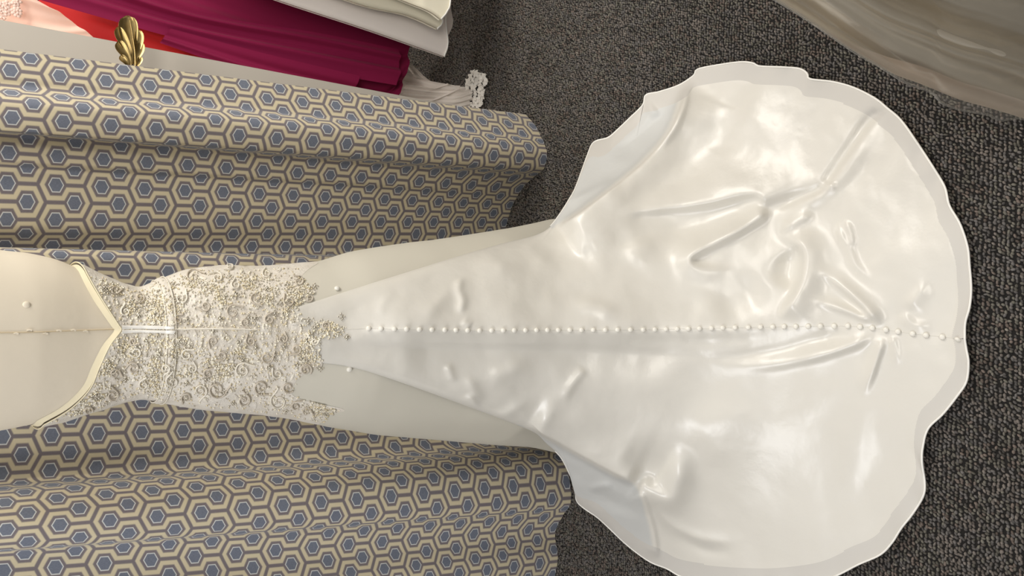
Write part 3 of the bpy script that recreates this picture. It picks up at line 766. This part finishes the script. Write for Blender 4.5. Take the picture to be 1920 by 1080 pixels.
for nm, n, m in (('pearl_bead_spray', 1000, PEARL), ('champagne_bead_spray', 900, GOLDB), ('silver_bead_spray', 900, SILVER)):
    o = beads(n, m, nm, .0010, .0019, dense, 11); o['kind'] = 'stuff'
CL = [(442, 553), (540, 536), (527, 568), (515, 588), (590, 614), (585, 625), (455, 675), (558, 684), (350, 718), (596, 769), (437, 755), (380, 532), (333, 562), (466, 596), (640, 594), (650, 632), (590, 538),
      (577, 602), (500, 542), (413, 598), (478, 597), (400, 620), (532, 650), (575, 640), (515, 665), (505, 688), (600, 690), (386, 710), (335, 640), (330, 670), (326, 533), (195, 540), (207, 545), (248, 565),
      (260, 592), (285, 597), (255, 650), (250, 660), (205, 685), (185, 745), (235, 712), (300, 665), (275, 640), (430, 520), (480, 652), (420, 735), (535, 770), (610, 776), (565, 672), (350, 600)]
for x, y in CL:
    parts = []; R = random.uniform(3.6, 5.6)
    for k in range(9):
        if k == 0: q = (x, y); r = .0026
        else:
            a = k*2*np.pi/8+random.uniform(-.2, .2); rr = R*(.8 if k % 2 else 1.15); q = (x+rr*math.cos(a), y+rr*math.sin(a)); r = random.uniform(.0014, .0021)
        p, nn = cast(DEC, *q)
        if p is None: continue
        if nn@(CP-p) < 0: nn = -nn
        parts.append(((ICO2 if k == 0 else ICO1)[0]*r+p+nn*r*.8, (ICO2 if k == 0 else ICO1)[1]))
    V, F = join(parts); mesh('crystal_cluster', V, F, SILVER, gown)
# lace leaves: small raised petals
for k in range(90):
    for _ in range(40):
        x, y = random.uniform(100, 640), random.uniform(500, 795)
        if inside_lace(x, y): break
    p, nn = cast(DEC, x, y)
    if p is None: continue
    if nn@(CP-p) < 0: nn = -nn
    a = random.uniform(0, 6.28); L, W = random.uniform(5, 9), random.uniform(2.0, 3.4)
    ring = [(x+L*math.cos(t)*math.cos(a)-W*math.sin(t)*math.sin(a), y+L*math.cos(t)*math.sin(a)+W*math.sin(t)*math.cos(a)) for t in np.linspace(0, 6.283, 10, endpoint=False)]
    q = on(DEC, ring, .0008)
    if len(q) < 10: continue
    V = np.vstack([q, [p+nn*.0032]]); mesh('lace_petal', V, [[i, (i+1) % 10, 10] for i in range(10)], LACE if k % 2 else CORDL, gown)

# ================================================================ HOLDBACK
def holdback():
    YH = 2.065
    t = thing('curtain_holdback', 'antique brass leaf shaped curtain holdback beside the curtain edge', 'holdback', tuple(at_y(250, 120, YH)))
    mm = float(np.linalg.norm(at_y(250, 80, YH)-at_y(251, 80, YH)))
    def W(px, py, lift):
        return at_y(px, py, YH)+np.stack([0*np.asarray(px, float), -np.asarray(lift, float)*mm, 0*np.asarray(px, float)], -1)
    def lobe(name, spine, wl, wr, lift0, dish):
        S = arc(spine, 16); T = np.gradient(S, axis=0); T /= np.linalg.norm(T, axis=1)[:, None]; N = np.c_[-T[:, 1], T[:, 0]]
        s = np.linspace(0, 1, 16); prof = (.12+.88*s**.8)*np.sqrt(np.clip(1-s**6, 0, 1)); prof[-1] = .12
        v = np.linspace(-1, 1, 13); rows = []
        for lay in (0, 1):
            P = np.empty((16, 13, 3))
            for j, vv in enumerate(v):
                wd = 1.75*(wl if vv < 0 else wr)*prof*abs(vv); q = S+N*(np.sign(vv)*wd)[:, None]
                rim = np.exp(-((abs(vv)-.9)/.09)**2)*1.6
                lf = lift0+dish*(abs(vv) if name == 'leaf_tip' else vv*vv)*prof+rim+(3*np.sin(np.pi*s)) - lay*2.2
                P[:, j] = W(q[:, 0]-4, q[:, 1], lf)
            rows.append(P)
        V = np.vstack([rows[0].reshape(-1, 3), rows[1].reshape(-1, 3)]); F = gridF(16, 13).tolist(); n = 16*13
        F += [[q+n for q in f[::-1]] for f in gridF(16, 13).tolist()]
        loop = [j for j in range(13)]+[i*13+12 for i in range(1, 16)]+[15*13+j for j in range(11, -1, -1)]+[i*13 for i in range(14, 0, -1)]
        F += [[loop[i], loop[(i+1) % len(loop)], loop[(i+1) % len(loop)]+n, loop[i]+n] for i in range(len(loop))]
        mesh(name, V, F, BRASS, t)
    lobe('leaf_tip', [(251, 122), (247, 90), (243, 60), (241, 31)], 14, 14, 6, 4)
    lobe('leaf_lobe', [(248, 122), (242, 95), (231, 72), (222, 53)], 9, 7, 9, 4)
    lobe('leaf_lobe', [(254, 122), (257, 98), (261, 76), (260, 58)], 6, 8, 9, 4)
    lobe('leaf_lobe', [(247, 124), (241, 110), (231, 94), (223, 80)], 9, 7, 12, 4)
    lobe('leaf_lobe', [(254, 124), (258, 110), (263, 96), (264, 82)], 6, 7, 12, 4)
    lobe('leaf_lobe', [(245, 130), (239, 122), (232, 114), (226, 108)], 5, 5, 15, 3)
    lobe('leaf_lobe', [(256, 130), (260, 123), (263, 116), (263, 110)], 4, 4, 15, 3)
    P = np.array([W(x, y, 15+3*math.sin(i/9*3.1)) for i, (x, y) in enumerate(arc([(251, 130), (250, 105), (246, 75), (241, 42)], 10))])
    V, F = tube(P, np.linspace(2.8, 1.0, 10)*mm, 8); mesh('leaf_vein', V, F, BRASS, t)
    a = at_y(250, 128, YH); b = a.copy(); b[0] -= .01; b[1] = 2.202
    V, F = tube([a, a+[0, .02, 0], b-[0, .05, 0], b], .009, 10); mesh('mounting_stem', V, F, BRASS, t)
    th = np.linspace(0, 6.283, 20, endpoint=False)
    ro = np.array([[(b[0]+r*math.cos(q), b[1]-dy, b[2]+r*math.sin(q)) for q in th] for r, dy in ((.03, .002), (.03, .006), (.022, .011), (.001, .012))])
    mesh('wall_plate', ro.reshape(-1, 3), gridF(4, 20, True), BRASS, t)
holdback()

# ================================================================ GOWNS BEYOND THE WALL
def sheet(name, rows, m, parent, nr=60, nc=60, ruff=(0, 0, 0), thick=.0, back=None, seed=0):
    """rows run down the cloth (each row goes across); ruff = (amp, waves, growth)"""
    G = loft(rows, nr, nc)
    a, k, g = ruff
    v = np.linspace(0, 1, nr)[:, None]; u = np.linspace(0, 1, nc)[None]
    ph = 2*np.pi*k*u+1.2*np.sin(5*u+seed)+.4*np.sin(3*v+seed)
    off = a*(1-g+g*v)*(np.sin(ph)+.35*np.sin(2.3*ph+seed))
    G[..., 1] -= off
    m_ = G[nr//2, nc//2]; nn = np.cross(G[nr//2, nc//2+1]-m_, G[nr//2+1, nc//2]-m_)
    if nn@(CP-m_) < 0: G = G[:, ::-1]
    parts = [(G.reshape(-1, 3), gridF(nr, nc))]
    if back:
        B = G.copy(); B[..., 1] += back; parts.append((B.reshape(-1, 3), gridF(nr, nc)[:, ::-1]))
        n = nr*nc
        V = np.vstack([parts[0][0], parts[1][0]])
        le = np.arange(nr)*nc; re = le+nc-1; F = [parts[0][1], parts[1][1]+n]
        for e in (le, re): F.append(np.stack([e[:-1], e[1:], e[1:]+n, e[:-1]+n], 1))
        return mesh(name, V, np.vstack(F), m, parent)
    return mesh(name, parts[0][0], parts[0][1], m, parent)
def row(pts, y): 
    ys = y if isinstance(y, (list, tuple)) else [y]*len(pts)
    return [at_y(p[0], p[1], q) for p, q in zip(pts, ys)]
GR = 'gowns hanging on the rack beyond the wall'
# white gown: three chiffon layers with piped hems
t = thing('white_gown', 'white layered chiffon gown hanging nearest the open carpet beyond the wall', 'gown', (.85, 2.2, 0), GR)
def piped(name, rows, m, hemline, **k):
    s = sheet(name, rows, m, t, **k)
sheet('skirt_layer', [row([(250, -95), (260, -200), (270, -420)], 2.28), row([(520, 0), (515, -120), (510, -420)], 2.24), row([(690, 56), (700, -40), (700, -400)], 2.2), row([(833, 106), (840, 80), (836, 30), (842, -100), (840, -380)], 2.17)], WHITE, t, ruff=(.004, 3, .8), back=.012)
sheet('skirt_layer', [row([(380, -110), (390, -420)], 2.2), row([(650, 0), (640, -150), (640, -420)], 2.16), row([(760, 28), (755, -60), (750, -400)], 2.13), row([(820, 54), (830, 40), (826, 0), (836, -120), (836, -380)], 2.1)], IVORY, t, ruff=(.005, 3, .8), back=.012, seed=2)
sheet('skirt_layer', [row([(500, -110), (500, -420)], 2.12), row([(740, -6), (730, -150), (720, -420)], 2.09), row([(800, 18), (800, -80), (790, -400)], 2.06), row([(827, 36), (838, 22), (845, -4), (846, -120), (846, -380)], 2.04)], IVORY, t, ruff=(.005, 3, .8), back=.012, seed=4)
sheet('underskirt', [row([(760, 40), (760, -60), (760, -300)], 2.26), row([(836, 72), (847, 48), (848, 10), (850, -100), (850, -300)], 2.24)], WHITE, t, ruff=(.008, 3, .8), nr=20, seed=1)
for pts, y in (([(833, 106), (840, 80), (836, 30), (842, -100)], 2.165), ([(820, 54), (830, 40), (826, 0), (836, -120)], 2.095), ([(827, 36), (838, 22), (845, -4), (846, -120)], 2.035)):
    V, F = tube(arc(np.array(row(pts, y)), 40), .0026, 6); mesh('piped_hem', V, F, PIPING, t)
# magenta gown
t = thing('magenta_gown', 'deep magenta chiffon gown hanging beside the white layered gown', 'gown', (.75, 2.5, 0), GR)
sheet('skirt', [row([(20, -12), (30, -60), (60, -140), (80, -300)], 2.52), row([(155, 22), (190, -10), (230, -70), (260, -200)], 2.48), row([(280, 62), (330, 30), (400, -30), (420, -160)], 2.45), row([(415, 108), (460, 70), (500, 20), (520, -120)], 2.42),
                row([(560, 160), (600, 110), (640, 60), (650, -60)], 2.39), row([(690, 215), (712, 160), (724, 100), (740, -30)], 2.36), row([(746, 180), (760, 145), (768, 100), (774, 40), (778, -20)], 2.34)], MAGENTA, t, ruff=(.011, 3.6, .1), back=.05, nr=90, nc=140)
sheet('skirt_layer', [row([(75, 0), (100, -16), (130, -60)], 2.36), row([(330, 72), (345, 50), (360, 20)], 2.33), row([(560, 128), (580, 98), (600, 62)], 2.31), row([(743, 160), (750, 130), (748, 92)], 2.30)], MAGENTA, t, ruff=(.009, 1.4, .2), nr=60, nc=60, seed=3)
sheet('skirt_layer', [row([(300, 80), (310, 66), (320, 54)], 2.32), row([(480, 140), (490, 118), (500, 102)], 2.30), row([(662, 184), (668, 163), (674, 143)], 2.29)], MAGENTA, t, ruff=(.006, 1.2, .3), nr=60, seed=5)
# red gown
t = thing('red_gown', 'coral red satin gown showing between the pink and magenta gowns', 'gown', (.6, 2.4, 0), GR)
sheet('skirt', [row([(60, 90), (70, 20), (80, -30)], 2.44), row([(200, 110), (215, 60), (230, 36)], 2.4), row([(330, 150), (340, 100), (345, 78)], 2.38), row([(408, 160), (409, 115), (412, 100)], 2.36)], RED, t, ruff=(.008, 2, .5), back=.03)
# pink gown
t = thing('pink_gown', 'pale blush pink gown with lace flowers beside the wall edge', 'gown', (.6, 2.3, 0), GR)
sheet('skirt', [row([(-260, 60), (-250, -40), (-240, -160)], 2.3), row([(-60, 75), (-40, 0), (-20, -60)], 2.28), row([(90, 110), (66, 20), (30, -24)], 2.26), row([(205, 95), (140, 43), (84, 7)], 2.25)], PINK, t, ruff=(.006, 3, .6), back=.02)
pl = thing
for k in range(14):
    x, y = random.uniform(-5, 34), random.uniform(2, 36); P = at_y(x, y, 2.245)
    ps = []
    for j in range(5):
        a = j*1.2566+k; q = P+np.array([.006*math.cos(a), -.003, .006*math.sin(a)]); ps.append((ICO1[0]*np.array([.005, .002, .005])+q, ICO1[1]))
    ps.append((ICO1[0]*.003+P+[0, -.005, 0], ICO1[1]))
    V, F = join(ps); mesh('lace_flower', V, F, PINKL, t)
# tulle gown lying out on the carpet with lace border
t = thing('tulle_gown', 'white tulle gown with lace edged hem lying on the carpet at the curtain edge', 'gown', (.6, 2.2, 0), GR)
def fl(pts, z): return [at_z(p[0], p[1], q) for p, q in zip(pts, z)]
for k, (r0, r1, r2, r3) in enumerate([
        ([(735, 200), (748, 165), (752, 128)], [(790, 205), (795, 178), (780, 145)], [(830, 205), (838, 180), (845, 158)], [(862, 204), (876, 182), (866, 160)]),
        ([(730, 185), (742, 165), (758, 115)], [(770, 195), (782, 165), (772, 118)], [(800, 192), (805, 168), (790, 140)], [(825, 200), (830, 180), (815, 160)]),
        ([(740, 210), (750, 185), (760, 160)], [(800, 212), (806, 190), (815, 168)], [(850, 212), (852, 190), (860, 168)], [(880, 208), (884, 180), (882, 164)])]):
    sheet('tulle_layer', [fl(r0, [.15, .16, .17]), fl(r1, [.07, .08, .09]), fl(r2, [.03, .05, .04]), fl(r3, [.012, .03, .02])], TULLE, t, ruff=(.012, 5, 0), nr=40, nc=70, seed=k)
for k, pts in enumerate([[(760, 120), (785, 152), (800, 190)], [(765, 190), (800, 172), (840, 158)], [(775, 200), (820, 185), (862, 166)]]):
    V, F = tube(np.array(fl(arc(pts, 14), [.1-.05*i/13 for i in range(14)])), .004, 6); mesh('tulle_gather', V, F, TULLE, t)
# lace border: scalloped leaf motifs
bord = arc([(868, 200), (880, 188), (884, 168), (886, 152), (892, 142), (900, 138)], 12)
for k, (x, y) in enumerate(bord):
    for j in range(-1, 4):
        xx, yy = x+j*7+random.uniform(-2, 2), y+j*2.0+random.uniform(-3, 3)
        if yy > 201 or xx > 912: continue
        P = at_z(xx, yy, .014+.012*random.random()); n = 11; r = random.uniform(.007, .013)
        a0 = random.uniform(0, 6)
        ring = [P+np.array([r*(1+.35*math.cos(4*q+a0))*math.cos(q), r*(1+.35*math.cos(4*q+a0))*math.sin(q), .003*math.sin(3*q)+.3*r*math.sin(q)]) for q in np.linspace(0, 6.283, n, endpoint=False)]
        mesh('lace_motif', np.vstack([ring, [P+[0, 0, .004]]]), [[i, (i+1) % n, n] for i in range(n)], LACEW, t, smooth=False)

# ================================================================ BAGGED GOWN (near right)
YB = .455
t = thing('bagged_gown', 'champagne satin gown hanging inside the clear garment bag', 'gown', (.6, YB, 0))
E = [(1290, -95), (1450, -2), (1520, 42), (1600, 95), (1665, 133), (1730, 158), (1800, 186), (1860, 203), (1925, 224), (1980, 250)]
def bagrows(E, off):
    rows = []; rr = np.random.default_rng(3)
    js = rr.normal(0, .0055, 46)
    for k_ in range(46):
        q = k_/45; k = q*14; j_ = js[k_]
        rows.append([at_y(x, y-470*q, YB+off+.016*math.sin(k*1.9)+.009*math.sin(k*3.3+x*.004)+j_*(.5+.5*math.sin(x*.006+k_))+.055*q) for x, y in E])
    return rows
sheet('skirt', bagrows(E, .02), BAGGOWN, t, nr=150, nc=60)
hb_ = []
for q in (0, .33, .66, 1):
    ln = []
    for i, (x, y) in enumerate(E[2:]):
        d_ = q*34*min(1, i/2.5); k = d_/470*14
        ln.append(at_y(x, y+1-d_, YB+.012+.016*math.sin(k*1.9)+.009*math.sin(k*3.3+x*.004)+.055*d_/470-.004*q))
    hb_.append(ln)
sheet('hem_band', hb_, mat('champagne_hem', srgb(240, 224, 206), .5), t, nr=16, nc=60)
bag = thing('garment_bag', 'clear plastic garment bag hanging on the right near the train hem', 'garment bag', (.6, YB, 0))
E2 = [(1285, -98), (1448, -4), (1520, 41), (1600, 96), (1650, 125), (1700, 156), (1748, 174), (1764, 192), (1800, 206), (1850, 215), (1876, 226), (1900, 223), (1925, 226), (1985, 262)]
br = bagrows(E2, -.006)
sheet('bag_front', br, PLASTIC, bag, nr=150, nc=70)
V, F = tube(arc(np.array(br[0]), 60), .0016, 5); mesh('bag_seam', V, F, PLASTIC, bag)
